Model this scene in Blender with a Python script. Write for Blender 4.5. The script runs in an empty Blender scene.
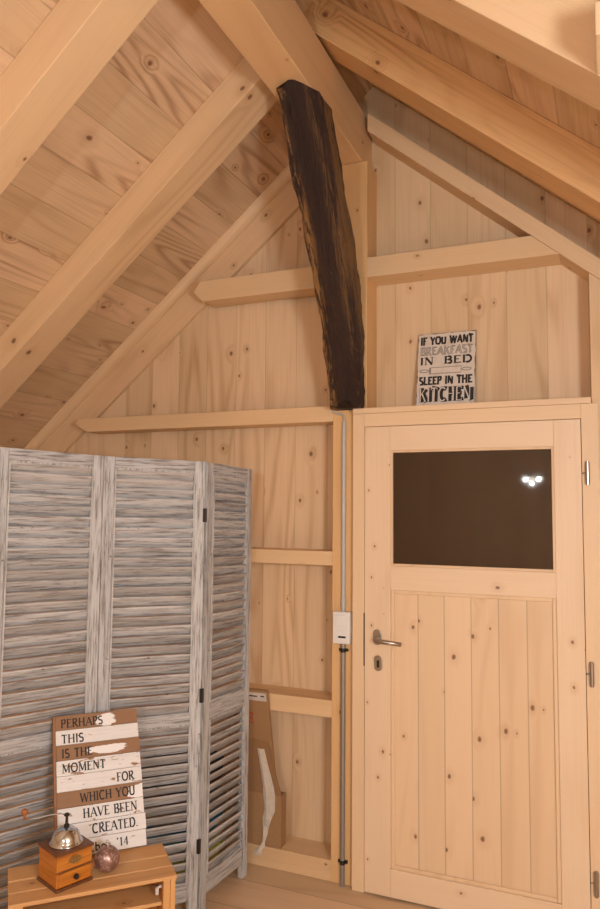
import bpy, bmesh, math, random
from mathutils import Vector, Matrix
random.seed(7)
S = bpy.context.scene
COL = S.collection
R = math.radians

# ------------------------------------------------------------------ materials
class NT:
    def __init__(s, name):
        s.m = bpy.data.materials.new(name); s.m.use_nodes = True
        s.t = s.m.node_tree; s.t.nodes.clear()
        s.out = s.n('ShaderNodeOutputMaterial'); s.b = s.n('ShaderNodeBsdfPrincipled')
        s.t.links.new(s.b.outputs[0], s.out.inputs[0])
    def n(s, k, **kw):
        o = s.t.nodes.new(k)
        for a, v in kw.items(): setattr(o, a, v)
        return o
    def put(s, v, sock):
        if v is None: return
        if hasattr(v, 'is_linked'): s.t.links.new(v, sock)
        else: sock.default_value = v
    def math(s, op, a, b=None, c=None, clamp=False):
        o = s.n('ShaderNodeMath', operation=op, use_clamp=clamp)
        s.put(a, o.inputs[0]); s.put(b, o.inputs[1]); s.put(c, o.inputs[2]); return o.outputs[0]
    def vec(s, x, y, z):
        o = s.n('ShaderNodeCombineXYZ'); s.put(x, o.inputs[0]); s.put(y, o.inputs[1]); s.put(z, o.inputs[2]); return o.outputs[0]
    def noise(s, v, scale=1, detail=2, rough=.5, dist=0):
        o = s.n('ShaderNodeTexNoise'); s.put(v, o.inputs['Vector']); o.inputs['Scale'].default_value = scale
        o.inputs['Detail'].default_value = detail; o.inputs['Roughness'].default_value = rough; o.inputs['Distortion'].default_value = dist
        return o.outputs['Fac']
    def mix(s, f, a, b, mode='MIX'):
        o = s.n('ShaderNodeMix', data_type='RGBA', blend_type=mode)
        s.put(f, o.inputs[0]); s.put(a, o.inputs[6]); s.put(b, o.inputs[7]); return o.outputs[2]
    def ramp(s, v, lo, hi, smooth=True):
        o = s.n('ShaderNodeMapRange', interpolation_type='SMOOTHSTEP' if smooth else 'LINEAR')
        s.put(v, o.inputs[0]); s.put(lo, o.inputs[1]); s.put(hi, o.inputs[2]); return o.outputs[0]
    def coords(s, order='xyz'):
        tc = s.n('ShaderNodeTexCoord'); sp = s.n('ShaderNodeSeparateXYZ'); s.t.links.new(tc.outputs['Object'], sp.inputs[0])
        d = dict(x=sp.outputs[0], y=sp.outputs[1], z=sp.outputs[2]); return [d[c] for c in order]
    def bump(s, h, strength=.2, dist=.002):
        o = s.n('ShaderNodeBump'); o.inputs['Strength'].default_value = strength; o.inputs['Distance'].default_value = dist
        s.put(h, o.inputs['Height']); s.t.links.new(o.outputs[0], s.b.inputs['Normal'])

TH0 = math.atan(.839)
def c4(c): return (c[0], c[1], c[2], 1)

def pine(name, order='xyz', light=(.74, .50, .295), dark=(.60, .36, .19), board=None, knots=.5, ksize=.06, kscale=5.0, rings=9, contrast=1.0, seam=.45, rough=.55, var=.10, seed=0.0, boff=0.0, swirl=.12, slope=0):
    k = NT(name); g, a, b = k.coords(order)
    if slope:      # grain runs along a sloping timber
        cs, sn_ = math.cos(TH0), math.sin(TH0) * slope
        g, a = k.math('ADD', k.math('MULTIPLY', g, cs), k.math('MULTIPLY', a, sn_)), k.math('SUBTRACT', k.math('MULTIPLY', a, cs), k.math('MULTIPLY', g, sn_))
    oi = k.n('ShaderNodeObjectInfo'); rnd = k.math('MULTIPLY_ADD', oi.outputs['Random'], 37.0, seed)
    if board:
        q = k.math('ADD', k.math('DIVIDE', a, board), 100.0 + boff); idx = k.math('FLOOR', q); fr = k.math('FRACT', q)
        wn = k.n('ShaderNodeTexWhiteNoise', noise_dimensions='1D'); k.put(k.math('ADD', idx, seed), wn.inputs['W']); br = wn.outputs['Value']
        rnd = k.math('MULTIPLY_ADD', br, 53.0, seed)
        edge = k.math('MINIMUM', fr, k.math('SUBTRACT', 1.0, fr))
        line = k.math('SUBTRACT', 1.0, k.ramp(k.math('MULTIPLY', edge, board), .0008, .0032))
    g2 = k.math('ADD', g, rnd); a2 = k.math('ADD', a, rnd)
    # knots: one per cell of a plane running along the grain
    vo = k.n('ShaderNodeTexVoronoi', voronoi_dimensions='2D'); vo.inputs['Scale'].default_value = kscale
    wob = k.noise(k.vec(g2, a2, b), 30, 2)
    k.put(k.vec(k.math('ADD', k.math('MULTIPLY', g2, .72), k.math('MULTIPLY', wob, .008)), k.math('ADD', k.math('ADD', a2, b), k.math('MULTIPLY', wob, .008)), 0.0), vo.inputs['Vector'])
    sp = k.n('ShaderNodeSeparateColor'); k.t.links.new(vo.outputs['Color'], sp.inputs[0])
    keep = k.math('GREATER_THAN', sp.outputs[0], 1 - knots)
    rad = k.math('MULTIPLY_ADD', sp.outputs[1], ksize, ksize * .35)
    dist = vo.outputs['Distance']
    kn = k.math('MULTIPLY', k.math('SUBTRACT', 1.0, k.ramp(dist, k.math('MULTIPLY', rad, .62), rad)), keep)
    core = k.math('MULTIPLY', k.math('SUBTRACT', 1.0, k.ramp(dist, 0.0, k.math('MULTIPLY', rad, .75))), keep)
    halo = k.math('MULTIPLY', k.math('SUBTRACT', 1.0, k.ramp(dist, 0.0, k.math('MULTIPLY', rad, 4.5))), keep)
    # growth rings
    nz = k.noise(k.vec(k.math('MULTIPLY', g2, .55), k.math('MULTIPLY', a2, 4.2), k.math('MULTIPLY', b, 4.2)), 1.0, 1.5, .45)
    nz = k.math('ADD', nz, k.math('MULTIPLY', halo, swirl))
    sn = k.math('SINE', k.math('MULTIPLY', nz, rings * 6.283))
    rg = k.math('POWER', k.math('MULTIPLY_ADD', sn, .5, .5), 2.2)
    fine = k.noise(k.vec(k.math('MULTIPLY', g2, 3.0), k.math('MULTIPLY', a2, 170), k.math('MULTIPLY', b, 170)), 1.0, 2)
    big = k.noise(k.vec(k.math('MULTIPLY', g2, .8), k.math('MULTIPLY', a2, 5), k.math('MULTIPLY', b, 5)), 1.0, 2)
    amp = k.ramp(big, .38, .68)
    f = k.math('MULTIPLY', k.math('MULTIPLY_ADD', amp, .75, .12), rg)
    f = k.math('ADD', k.math('MULTIPLY', f, .62 * contrast), k.math('MULTIPLY', k.math('SUBTRACT', fine, .42), .55 * contrast))
    f = k.math('ADD', f, k.math('MULTIPLY', k.math('SUBTRACT', big, .45), .5), clamp=True)
    col = k.mix(f, c4(light), c4(dark))
    if board:
        v = k.math('MULTIPLY_ADD', br, 2 * var, 1 - var); vv = k.n('ShaderNodeCombineColor')
        k.put(v, vv.inputs[0]); k.put(v, vv.inputs[1]); k.put(k.math('MULTIPLY_ADD', k.math('SUBTRACT', v, 1.0), 1.4, 1.0), vv.inputs[2])
        col = k.mix(1.0, col, vv.outputs[0], 'MULTIPLY')
    col = k.mix(k.math('MULTIPLY', halo, .30), col, (dark[0] * .85, dark[1] * .72, dark[2] * .6, 1))
    col = k.mix(k.math('MULTIPLY', kn, .80), col, (.24, .105, .045, 1))
    col = k.mix(k.math('MULTIPLY', core, .55), col, (.10, .04, .018, 1))
    hgt = k.math('MULTIPLY', fine, .25)
    if board:
        col = k.mix(k.math('MULTIPLY', line, seam), col, (.13, .065, .03, 1))
        hgt = k.math('SUBTRACT', hgt, k.math('MULTIPLY', line, 2.0))
    k.put(col, k.b.inputs['Base Color']); k.b.inputs['Roughness'].default_value = rough
    k.bump(hgt, .25, .002)
    return k.m

def plain(name, col, rough=.5, metal=0, bumps=0, bscale=200, var=.0):
    k = NT(name); x, y, z = k.coords()
    n = k.noise(k.vec(x, y, z), bscale, 3)
    v = k.mix(k.math('MULTIPLY', n, var), c4(col), (col[0] * .35, col[1] * .35, col[2] * .35, 1))
    k.put(v, k.b.inputs['Base Color']); k.b.inputs['Roughness'].default_value = rough; k.b.inputs['Metallic'].default_value = metal
    if bumps: k.bump(n, bumps, .002)
    return k.m

def washed(name, order='xyz', tint=(.43, .43, .44)):
    k = NT(name); g, a, b = k.coords(order)
    ge = k.n('ShaderNodeNewGeometry'); ri = ge.outputs['Random Per Island']
    g2 = k.math('MULTIPLY_ADD', ri, 31.0, g)
    n1 = k.noise(k.vec(k.math('MULTIPLY', g2, 7), k.math('MULTIPLY', a, 110), k.math('MULTIPLY', b, 110)), 1, 5, .72)
    n2 = k.noise(k.vec(k.math('MULTIPLY', g2, 3.5), k.math('MULTIPLY', a, 22), k.math('MULTIPLY', b, 22)), 1, 3, .6)
    n3 = k.noise(k.vec(g2, a, b), 16, 4, .7)
    col = k.mix(k.ramp(n1, .43, .68), (tint[0] * 1.25, tint[1] * 1.25, tint[2] * 1.25, 1), (tint[0] * .40, tint[1] * .37, tint[2] * .35, 1))
    col = k.mix(k.math('MULTIPLY', k.ramp(n2, .52, .80), .50), col, (.24, .165, .12, 1))
    col = k.mix(k.math('MULTIPLY', k.ramp(k.math('FRACT', k.math('MULTIPLY', ri, 7.31)), .45, 1.0), .30), col, (.54, .47, .42, 1))
    col = k.mix(k.math('MULTIPLY', k.ramp(n3, .66, .72), .75), col, (.10, .07, .055, 1))
    k.put(col, k.b.inputs['Base Color']); v_ = k.math('MULTIPLY_ADD', k.math('FRACT', k.math('MULTIPLY', ri, 13.7)), .32, .80); vv = k.n('ShaderNodeCombineColor')
    for q_ in range(3): k.put(v_, vv.inputs[q_])
    k.put(k.mix(1.0, col, vv.outputs[0], 'MULTIPLY'), k.b.inputs['Base Color'])
    k.b.inputs['Roughness'].default_value = .7
    k.bump(n1, .5, .0015); return k.m

M = {}
LT = (.76, .545, .34); DK = (.58, .36, .19)
M['wall'] = pine('pine_wall_boards', 'zxy', LT, DK, board=.168, knots=.58, ksize=.045, kscale=5.5, rings=9, contrast=1.35, seam=.22, var=.085, seed=3.0, boff=.3)
M['roofL'] = pine('pine_roof_boards', 'yxz', (.72, .50, .31), (.42, .24, .13), board=.19, knots=.6, ksize=.05, kscale=5.5, rings=14, contrast=1.45, seam=.32, var=.10, seed=11.0)
M['floor'] = pine('pine_floor_boards', 'xyz', (.70, .50, .32), (.50, .31, .18), board=.21, knots=.35, ksize=.06, rings=7, contrast=.9, seam=.5, seed=5.0)
M['beamx'] = pine('pine_beam_x', 'xyz', (.78, .535, .315), (.60, .37, .195), knots=.36, ksize=.05, kscale=4.5, rings=7, seed=1.3)
M['beamy'] = pine('pine_beam_y', 'yxz', (.74, .47, .245), (.60, .35, .165), knots=.18, ksize=.045, rings=6, contrast=.6, seed=2.3)
M['beamg'] = pine('pine_beam_golden', 'xyz', (.74, .44, .20), (.44, .21, .07), knots=.42, ksize=.06, kscale=4.2, rings=15, contrast=1.7, swirl=.22, seed=9.1)
M['slopeL'] = pine('pine_slope_left', 'xzy', (.76, .52, .31), (.58, .36, .19), knots=.45, ksize=.045, kscale=5.5, rings=6, seed=1.9, slope=1)
M['slopeR'] = pine('pine_slope_right', 'xzy', (.78, .54, .32), (.60, .37, .195), knots=.36, ksize=.045, kscale=5.5, rings=6, seed=3.9, slope=-1)
M['postz'] = pine('pine_post_z', 'zxy', (.77, .53, .31), (.60, .37, .19), knots=.42, ksize=.045, kscale=6, rings=6, seed=4.4)
M['postg'] = pine('pine_post_golden', 'zxy', (.76, .47, .22), (.60, .34, .14), knots=.42, ksize=.045, kscale=6, rings=6, seed=4.9)
M['railx'] = pine('pine_rail_x', 'xzy', (.77, .53, .305), (.60, .37, .195), knots=.32, ksize=.045, kscale=6, rings=5, seed=6.4)
DL = (.82, .615, .425); DD = (.68, .455, .275)
M['doorz'] = pine('pine_door_stile', 'zxy', DL, DD, knots=.55, ksize=.04, kscale=8, rings=7, contrast=1.0, seed=7.7, rough=.45)
M['doorx'] = pine('pine_door_rail', 'xzy', DL, DD, knots=.25, ksize=.04, kscale=6, rings=6, contrast=.8, seed=8.2, rough=.45)
M['doorp'] = pine('pine_door_panel', 'zxy', (.80, .585, .385), DD, board=.111, knots=.70, ksize=.055, kscale=7, rings=8, seam=.35, contrast=.8, var=.04, seed=12.5, rough=.45, boff=.739)
M['casing'] = pine('pine_casing', 'zxy', (.80, .58, .37), DD, knots=.30, ksize=.04, kscale=7, rings=10, contrast=1.0, seed=15.5)
M['casingx'] = pine('pine_casing_x', 'xzy', (.80, .58, .37), DD, knots=.25, ksize=.04, kscale=7, rings=6, contrast=.8, seed=16.5)
M['crate'] = pine('crate_pine', 'xyz', (.64, .35, .14), (.42, .19, .065), knots=.35, ksize=.06, kscale=8, rings=8, contrast=1.0, seed=2.2)
M['cratez'] = pine('crate_pine_upright', 'zyx', (.66, .35, .13), (.48, .22, .07), knots=.3, ksize=.06, kscale=8, rings=8, seed=3.2)
M['washx'] = washed('whitewashed_slats', 'xyz')
M['washz'] = washed('whitewashed_frame', 'zxy', (.43, .435, .445))
M['steel'] = plain('brushed_steel', (.42, .38, .34), .32, 1)
M['chrome'] = plain('polished_chrome', (.62, .70, .80), .10, 1)
M['darkmetal'] = plain('dark_metal', (.05, .045, .04), .45, .8)
M['brass'] = plain('brass', (.62, .47, .22), .35, 1, var=.4, bscale=400)
M['black'] = plain('black_slot', (.015, .013, .012), .6)
M['plastic'] = plain('white_plastic', (.80, .78, .76), .35)
M['conduit'] = plain('grey_conduit', (.50, .50, .50), .4)
M['conduitd'] = plain('zinc_conduit', (.36, .34, .32), .35, .6)
M['card'] = plain('cardboard', (.40, .225, .105), .85, 0, .15, 90, .25)
M['cardd'] = plain('cardboard_dark', (.33, .175, .078), .85, 0, .15, 90, .25)
M['paper'] = plain('white_label', (.62, .55, .50), .7)
M['tape'] = plain('crumpled_tape', (.74, .64, .54), .35, 0, .9, 55, .45)
M['red'] = plain('red_print', (.50, .07, .03), .7)
M['ink'] = plain('black_ink', (.025, .022, .022), .7, 0, 0, 60, .3)
M['greyink'] = plain('grey_ink', (.22, .20, .19), .7)
M['blue'] = plain('blue_bag', (.02, .20, .38), .4, 0, .6, 25, .5)
M['lime'] = plain('lime_bag', (.62, .68, .08), .4, 0, .6, 30, .6)
M['greybag'] = plain('grey_bag', (.36, .31, .29), .5, 0, .6, 25, .8)
M['darkbag'] = plain('dark_bag', (.05, .055, .05), .5, 0, .6, 25, .6)
M['maroon'] = plain('maroon_bag', (.16, .05, .035), .5, 0, .6, 25, .6)

def mk_amber():
    k = NT('amber_varnished_wood'); x, y, z = k.coords()
    n = k.noise(k.vec(k.math('MULTIPLY', x, 8), k.math('MULTIPLY', y, 8), k.math('MULTIPLY', z, 160)), 1, 3)
    k.put(k.mix(k.ramp(n, .3, .8), (.56, .20, .025, 1), (.36, .105, .012, 1)), k.b.inputs['Base Color'])
    k.b.inputs['Roughness'].default_value = .22; k.b.inputs['Coat Weight'].default_value = .5; return k.m
M['amber'] = mk_amber()
M['amberd'] = plain('dark_varnished_wood', (.17, .06, .022), .28, 0, 0, 60, .5)

def mk_bauble():
    k = NT('frosted_pink_bauble'); x, y, z = k.coords(); n = k.noise(k.vec(x, y, z), 70, 4, .7)
    k.put(k.mix(k.ramp(n, .52, .60), (.30, .175, .15, 1), (.55, .40, .36, 1)), k.b.inputs['Base Color'])
    k.b.inputs['Roughness'].default_value = .28; k.b.inputs['Metallic'].default_value = .55; k.bump(n, .5, .002); return k.m
M['bauble'] = mk_bauble()
M['signside'] = plain('brown_board_edge', (.36, .18, .09), .7, 0, .2, 90, .4)

def mk_dark():
    k = NT('weathered_dark_oak'); g, a, b = k.coords('zxy')
    # the beam leans: shift the grain with height so that it follows the length
    b2 = k.math('MULTIPLY_ADD', g, .53, b)
    n1 = k.noise(k.vec(k.math('MULTIPLY', g, 9), k.math('MULTIPLY', a, 85), k.math('MULTIPLY', b2, 85)), 1, 6, .78, .5)
    n2 = k.noise(k.vec(k.math('MULTIPLY', g, 1.6), k.math('MULTIPLY', a, 9), k.math('MULTIPLY', b2, 9)), 1, 2)
    n3 = k.noise(k.vec(g, a, b2), 45, 4, .7)
    # worn zones: along the left edge and the outer arris
    left = k.math('SUBTRACT', 1.0, k.ramp(a, -1.118, -1.070))
    right = k.math('MULTIPLY', k.ramp(a, -1.03, -1.00), .45)
    z = k.math('MAXIMUM', left, right)
    worn = k.math('MULTIPLY', k.ramp(k.math('ADD', n1, k.math('MULTIPLY', k.math('SUBTRACT', n2, .5), .7)), .50, .60), k.math('MULTIPLY_ADD', z, .80, .04))
    base = k.mix(n2, (.018, .009, .007, 1), (.060, .028, .018, 1))
    base = k.mix(k.ramp(n3, .5, .8), base, (.035, .014, .008, 1))
    col = k.mix(worn, base, (.46, .235, .075, 1))
    k.put(col, k.b.inputs['Base Color']); k.b.inputs['Roughness'].default_value = .5; k.b.inputs['Specular IOR Level'].default_value = .35
    k.bump(k.math('ADD', n1, k.math('MULTIPLY', n3, .4)), 1.0, .012); return k.m
M['oak'] = mk_dark()

def mk_peel(name, paint, under, thr, seed, blot=None):
    k = NT(name); x, y, z = k.coords()
    n = k.noise(k.vec(k.math('MULTIPLY_ADD', x, 14, seed), k.math('MULTIPLY', y, 10), k.math('MULTIPLY', z, 60)), 1, 4, .65)
    f = k.ramp(n, thr, thr + .015)
    if blot:   # an elongated patch of the other colour, at its own place on the board
        dx = k.math('DIVIDE', k.math('SUBTRACT', x, blot[0]), blot[2]); dz = k.math('DIVIDE', k.math('SUBTRACT', z, blot[1]), blot[3])
        d = k.math('ADD', k.math('MULTIPLY', dx, dx), k.math('MULTIPLY', dz, dz))
        d = k.math('ADD', d, k.math('MULTIPLY', k.math('SUBTRACT', n, .5), 3.2))
        f = k.math('MAXIMUM', f, k.math('SUBTRACT', 1.0, k.ramp(d, .85, 1.0)))
    g = k.noise(k.vec(k.math('MULTIPLY', x, 6), y, k.math('MULTIPLY', z, 120)), 1, 3)
    pc = k.mix(k.math('MULTIPLY', g, .5), c4(paint), (paint[0] * .6, paint[1] * .57, paint[2] * .55, 1))
    k.put(k.mix(f, pc, c4(under)), k.b.inputs['Base Color']); k.b.inputs['Roughness'].default_value = .65; return k.m
WH = (.86, .85, .86); BR = (.33, .18, .095)

def mk_enamel():
    k = NT('distressed_enamel'); x, y, z = k.coords()
    n = k.noise(k.vec(x, y, z), 28, 4, .6)
    ex = k.math('SUBTRACT', .13, k.math('ABSOLUTE', x)); ez = k.math('SUBTRACT', .178, k.math('ABSOLUTE', k.math('SUBTRACT', z, .178)))
    e = k.math('ADD', k.math('MINIMUM', ex, ez), k.math('MULTIPLY', k.math('SUBTRACT', n, .5), .018))
    f = k.math('SUBTRACT', 1.0, k.ramp(e, .0005, .0035))
    k.put(k.mix(f, k.mix(k.ramp(n, .45, .8), (.72, .64, .56, 1), (.58, .47, .38, 1)), (.10, .045, .028, 1)), k.b.inputs['Base Color'])
    k.b.inputs['Roughness'].default_value = .55; return k.m
M['enamel'] = mk_enamel()

def mk_glass():
    k = NT('frosted_door_glass'); x, y, z = k.coords()
    k.b.inputs['Base Color'].default_value = (.80, .56, .40, 1); k.b.inputs['Roughness'].default_value = .02
    k.b.inputs['Transmission Weight'].default_value = .972; k.b.inputs['IOR'].default_value = 1.5
    n = k.noise(k.vec(x, y, z), 420, 1)
    k.bump(n, .010, .0004); return k.m
M['glass'] = mk_glass()
k = NT('lamp_bulb'); k.b.inputs['Emission Color'].default_value = (1, .74, .42, 1); k.b.inputs['Emission Strength'].default_value = 12; k.b.inputs['Base Color'].default_value = (1, .9, .8, 1); M['bulb'] = k.m
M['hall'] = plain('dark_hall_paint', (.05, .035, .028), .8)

# ------------------------------------------------------------------ helpers
def finish(o, parent=None, smooth=False, bev=0, seg=2):
    if parent is not None: o.parent = parent
    if smooth:
        for p in o.data.polygons: p.use_smooth = True
    if bev:
        m = o.modifiers.new('bevel', 'BEVEL'); m.width = bev; m.segments = seg; m.limit_method = 'ANGLE'; m.angle_limit = R(40)
        m.harden_normals = False
    return o
def link(name, bm, mat, parent=None, loc=(0, 0, 0), rot=(0, 0, 0), smooth=False, bev=0, seg=2):
    bmesh.ops.recalc_face_normals(bm, faces=bm.faces[:])
    me = bpy.data.meshes.new(name); bm.to_mesh(me); bm.free()
    me.materials.append(mat); o = bpy.data.objects.new(name, me); COL.objects.link(o)
    o.location = loc; o.rotation_euler = rot
    return finish(o, parent, smooth, bev, seg)
def bx(bm, x0, x1, y0, y1, z0, z1, mtx=None):
    v = [bm.verts.new((x, y, z)) for x in (x0, x1) for y in (y0, y1) for z in (z0, z1)]
    if mtx is not None:
        for q in v: q.co = mtx @ q.co
    for f in ((0, 1, 3, 2), (4, 6, 7, 5), (0, 4, 5, 1), (2, 3, 7, 6), (0, 2, 6, 4), (1, 5, 7, 3)): bm.faces.new([v[i] for i in f])
def box(name, x0, x1, y0, y1, z0, z1, mat, parent=None, bev=0, **kw):
    bm = bmesh.new(); bx(bm, x0, x1, y0, y1, z0, z1); return link(name, bm, mat, parent, bev=bev, **kw)
def prism(bm, pts, y0, y1):
    a = [bm.verts.new((x, y0, z)) for x, z in pts]; b = [bm.verts.new((x, y1, z)) for x, z in pts]
    bm.faces.new(a); bm.faces.new(b[::-1]); n = len(pts)
    for i in range(n): bm.faces.new((a[i], b[i], b[(i + 1) % n], a[(i + 1) % n]))
def cyl(bm, p0, p1, r0, r1=None, n=16):
    p0, p1 = Vector(p0), Vector(p1); d = p1 - p0; r1 = r0 if r1 is None else r1
    q = d.to_track_quat('Z', 'Y').to_matrix(); a, b = [], []
    for i in range(n):
        t = 2 * math.pi * i / n; e = q @ Vector((math.cos(t), math.sin(t), 0)); a.append(bm.verts.new(p0 + e * r0)); b.append(bm.verts.new(p1 + e * r1))
    for i in range(n): bm.faces.new((a[i], a[(i + 1) % n], b[(i + 1) % n], b[i]))
    bm.faces.new(a[::-1]); bm.faces.new(b)
def tube(bm, pts, r, n=10):
    pts = [Vector(p) for p in pts]; rings = []
    for i, p in enumerate(pts):
        d = (pts[min(i + 1, len(pts) - 1)] - pts[max(i - 1, 0)]).normalized(); q = d.to_track_quat('Z', 'Y').to_matrix()
        rings.append([bm.verts.new(p + q @ Vector((math.cos(2 * math.pi * j / n) * r, math.sin(2 * math.pi * j / n) * r, 0))) for j in range(n)])
    for a, b in zip(rings, rings[1:]):
        for j in range(n): bm.faces.new((a[j], a[(j + 1) % n], b[(j + 1) % n], b[j]))
    bm.faces.new(rings[0][::-1]); bm.faces.new(rings[-1])
def lathe(bm, prof, c=(0, 0, 0), n=32):
    rings = []
    for r, z in prof:
        if r < 1e-5: rings.append([bm.verts.new((c[0], c[1], c[2] + z))])
        else: rings.append([bm.verts.new((c[0] + r * math.cos(2 * math.pi * j / n), c[1] + r * math.sin(2 * math.pi * j / n), c[2] + z)) for j in range(n)])
    for a, b in zip(rings, rings[1:]):
        for j in range(n):
            k2 = (j + 1) % n
            if len(a) == 1 and len(b) == 1: continue
            if len(a) == 1: bm.faces.new((a[0], b[k2], b[j]))
            elif len(b) == 1: bm.faces.new((a[j], a[k2], b[0]))
            else: bm.faces.new((a[j], a[k2], b[k2], b[j]))
def empty(name, loc, rz=0):
    o = bpy.data.objects.new(name, None); COL.objects.link(o); o.location = loc; o.rotation_euler = (0, 0, rz); o.empty_display_size = .1; return o
def tag(o, label, cat, group=None):
    o['label'] = label; o['category'] = cat
    if group: o['group'] = group
    return o
def struct(o): o['kind'] = 'structure'; return o

# ------------------------------------------------------------------ camera (level lens, tilted a little up, turned left)
F, YAW, PITCH, ROLL = 721.51, R(23.004), R(4.3947), R(.4939)
cam = bpy.data.cameras.new('camera'); co = bpy.data.objects.new('camera', cam); COL.objects.link(co)
cam.sensor_fit = 'HORIZONTAL'; cam.sensor_width = 36; cam.lens = F * 36 / 600; cam.clip_start = .05
w = Vector((-math.sin(YAW) * math.cos(PITCH), math.cos(YAW) * math.cos(PITCH), math.sin(PITCH)))
r_ = Vector((math.cos(YAW), math.sin(YAW), 0)); u_ = r_.cross(w)
r2 = r_ * math.cos(ROLL) + u_ * math.sin(ROLL); u2 = r2.cross(w)
mt = Matrix((r2, u2, -w)).transposed().to_4x4(); mt.translation = (0, 0, 1.6153); co.matrix_world = mt
S.camera = co

# ------------------------------------------------------------------ room shell
YB, YF, YN = 3.225, 3.075, -3.0          # boards of the gable, front of its timber frame, rear gable
XL, XR = -4.2, 2.2; T = .839
TH = math.atan(T)
struct(box('floor', XL, XR, YN, YB + .3, -.05, 0, M['floor']))
LC, RC = 4.507, 2.834                     # left and right roof undersides: z = LC + T x, z = RC - T x
AX = (RC - LC) / (2 * T); AZ = LC + T * AX
bm = bmesh.new()
prism(bm, [(XL, 0), (-.99, 0), (-.99, 2.05), (-.99, RC + .99 * T), (AX, AZ), (XL, LC + T * XL)], YB, YB + .03)
prism(bm, [(-.99, 2.05), (-.06, 2.05), (-.06, RC + .06 * T), (-.99, RC + .99 * T)], YB, YB + .03)
prism(bm, [(-.06, 0), (XR, 0), (XR, RC - T * XR), (-.06, RC + .06 * T)], YB, YB + .03)
struct(link('wall_back', bm, M['wall']))
bm = bmesh.new(); prism(bm, [(XL, 0), (XR, 0), (XR, RC - T * XR), (AX, AZ), (XL, LC + T * XL)], YN - .03, YN)
struct(link('wall_front', bm, M['wall']))
struct(box('wall_left', XL - .03, XL, YN, YB, 0, LC + T * XL, M['roofL']))
struct(box('wall_right', XR, XR + .03, YN, YB, 0, RC - T * XR, M['roofL']))
ll = (AX - XL) / math.cos(TH); lr = (XR - AX) / math.cos(TH)
struct(box('ceiling_left', -ll, 0, YN, YB, 0, .03, M['roofL'], loc=(AX, 0, AZ), rot=(0, -TH, 0)))
struct(box('ceiling_right', 0, lr, YN, YB, 0, .03, M['roofL'], loc=(AX, 0, AZ), rot=(0, TH, 0)))
# dark landing behind the glazed door
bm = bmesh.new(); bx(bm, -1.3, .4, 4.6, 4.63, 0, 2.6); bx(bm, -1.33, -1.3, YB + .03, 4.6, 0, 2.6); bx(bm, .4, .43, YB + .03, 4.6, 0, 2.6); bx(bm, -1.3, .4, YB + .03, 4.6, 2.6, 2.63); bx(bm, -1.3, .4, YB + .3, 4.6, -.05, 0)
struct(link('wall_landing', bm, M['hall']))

def rafter(side, y0, y1, c, k, x0, x1, mat, lab):
    L = abs(x1 - x0) / math.cos(TH); hp = k * math.cos(TH); bm = bmesh.new()
    zz = c + T * x0 if side < 0 else c - T * x0
    if side < 0: bx(bm, -L, 0, y0, y1, -hp, -.0005); o = link('rafter', bm, mat, loc=(x0, 0, zz), rot=(0, -TH, 0), bev=.003)
    else: bx(bm, 0, L, y0, y1, -hp, -.0005); o = link('rafter', bm, mat, loc=(x0, 0, zz), rot=(0, TH, 0), bev=.003)
    return tag(o, lab, 'rafter', 'roof rafters')
rafter(-1, 1.68, 1.838, LC, .19, -1.162, -3.9, M['beamx'], 'pine rafter crossing the upper left corner, the left slope rafter nearer the camera')
rafter(-1, 2.44, 2.612, LC, .17, -1.162, -3.9, M['beamx'], 'pine rafter running down left from beside the top of the dark beam')
rafter(1, 2.53, 2.70, RC, .19, -1.07, 2.1, M['beamg'], 'golden pine rafter with swirling grain, right of the ridge beam')
rafter(1, 1.765, 1.93, RC, .19, -1.07, 2.1, M['beamx'], 'pale pine rafter in the upper right corner behind a short post')
tag(box('post', .0, .14, 1.605, 1.762, 2.64, RC - T * .14 - .002, M['postz'], bev=.003), 'short pale post cut off by the top right corner of the photo', 'post')
tag(box('ridge_beam', -1.16, -1.005, YN, YB - .002, 3.227, 3.47, M['beamy'], bev=.004), 'thick golden pine ridge beam at the roof peak above the dark beam', 'beam')

# ------------------------------------------------------------------ timber frame of the gable
def member(name, pts, y0, y1, mat, lab, cat, group='timbers of the gable wall frame', bev=.002):
    bm = bmesh.new(); prism(bm, pts, y0, y1); return tag(link(name, bm, mat, bev=bev), lab, cat, group)
def rect(x0, x1, z0, z1): return [(x0, z0), (x1, z0), (x1, z1), (x0, z1)]
y1 = YB - .001
member('post', rect(-1.143, -.981, 0.001, 3.225), YF, y1, M['postg'], 'golden pine post carrying the grey conduit, left of the door', 'post')
member('post', [(-.046, .001), (.12, .001), (.12, 2.5435 - T * .12), (-.046, 2.5435 + T * .046)], YF, y1, M['postz'], 'pine post at the right edge of the photo, right of the door', 'post')
member('brace', [(-.981, 2.545 + T * .981), (1.2, 2.545 - T * 1.2), (1.2, 2.631 - T * 1.2), (-.981, 2.631 + T * .981)], YF, y1, M['slopeR'], 'sloping pine timber under the right rafters on the gable wall', 'brace')
member('wall_rail', [(-.981, 2.675), (-.156, 2.675), (-.266, 2.767), (-.981, 2.767)], YF + .001, y1, M['railx'], 'short pine rail above the kitchen sign', 'rail')
member('wall_rail', [(-1.143, 2.655), (-1.845, 2.655), (-1.90, 2.705), (-1.862, 2.76), (-1.143, 2.76)], YF + .001, y1 - .03, M['railx'], 'highest pine rail left of the dark beam', 'rail')
member('wall_rail', [(-1.143, 2.02), (-2.54, 2.02), (-2.62, 2.06), (-2.60, 2.092), (-1.143, 2.092)], YF + .001, y1 - .03, M['railx'], 'long pine rail just above the folding screen, meeting the foot of the dark beam', 'rail')
member('wall_rail', rect(-3.2, -1.143, 1.366, 1.43), YF + .001, y1, M['railx'], 'pine rail right of the screen at the height of the door glass bottom', 'rail')
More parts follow.
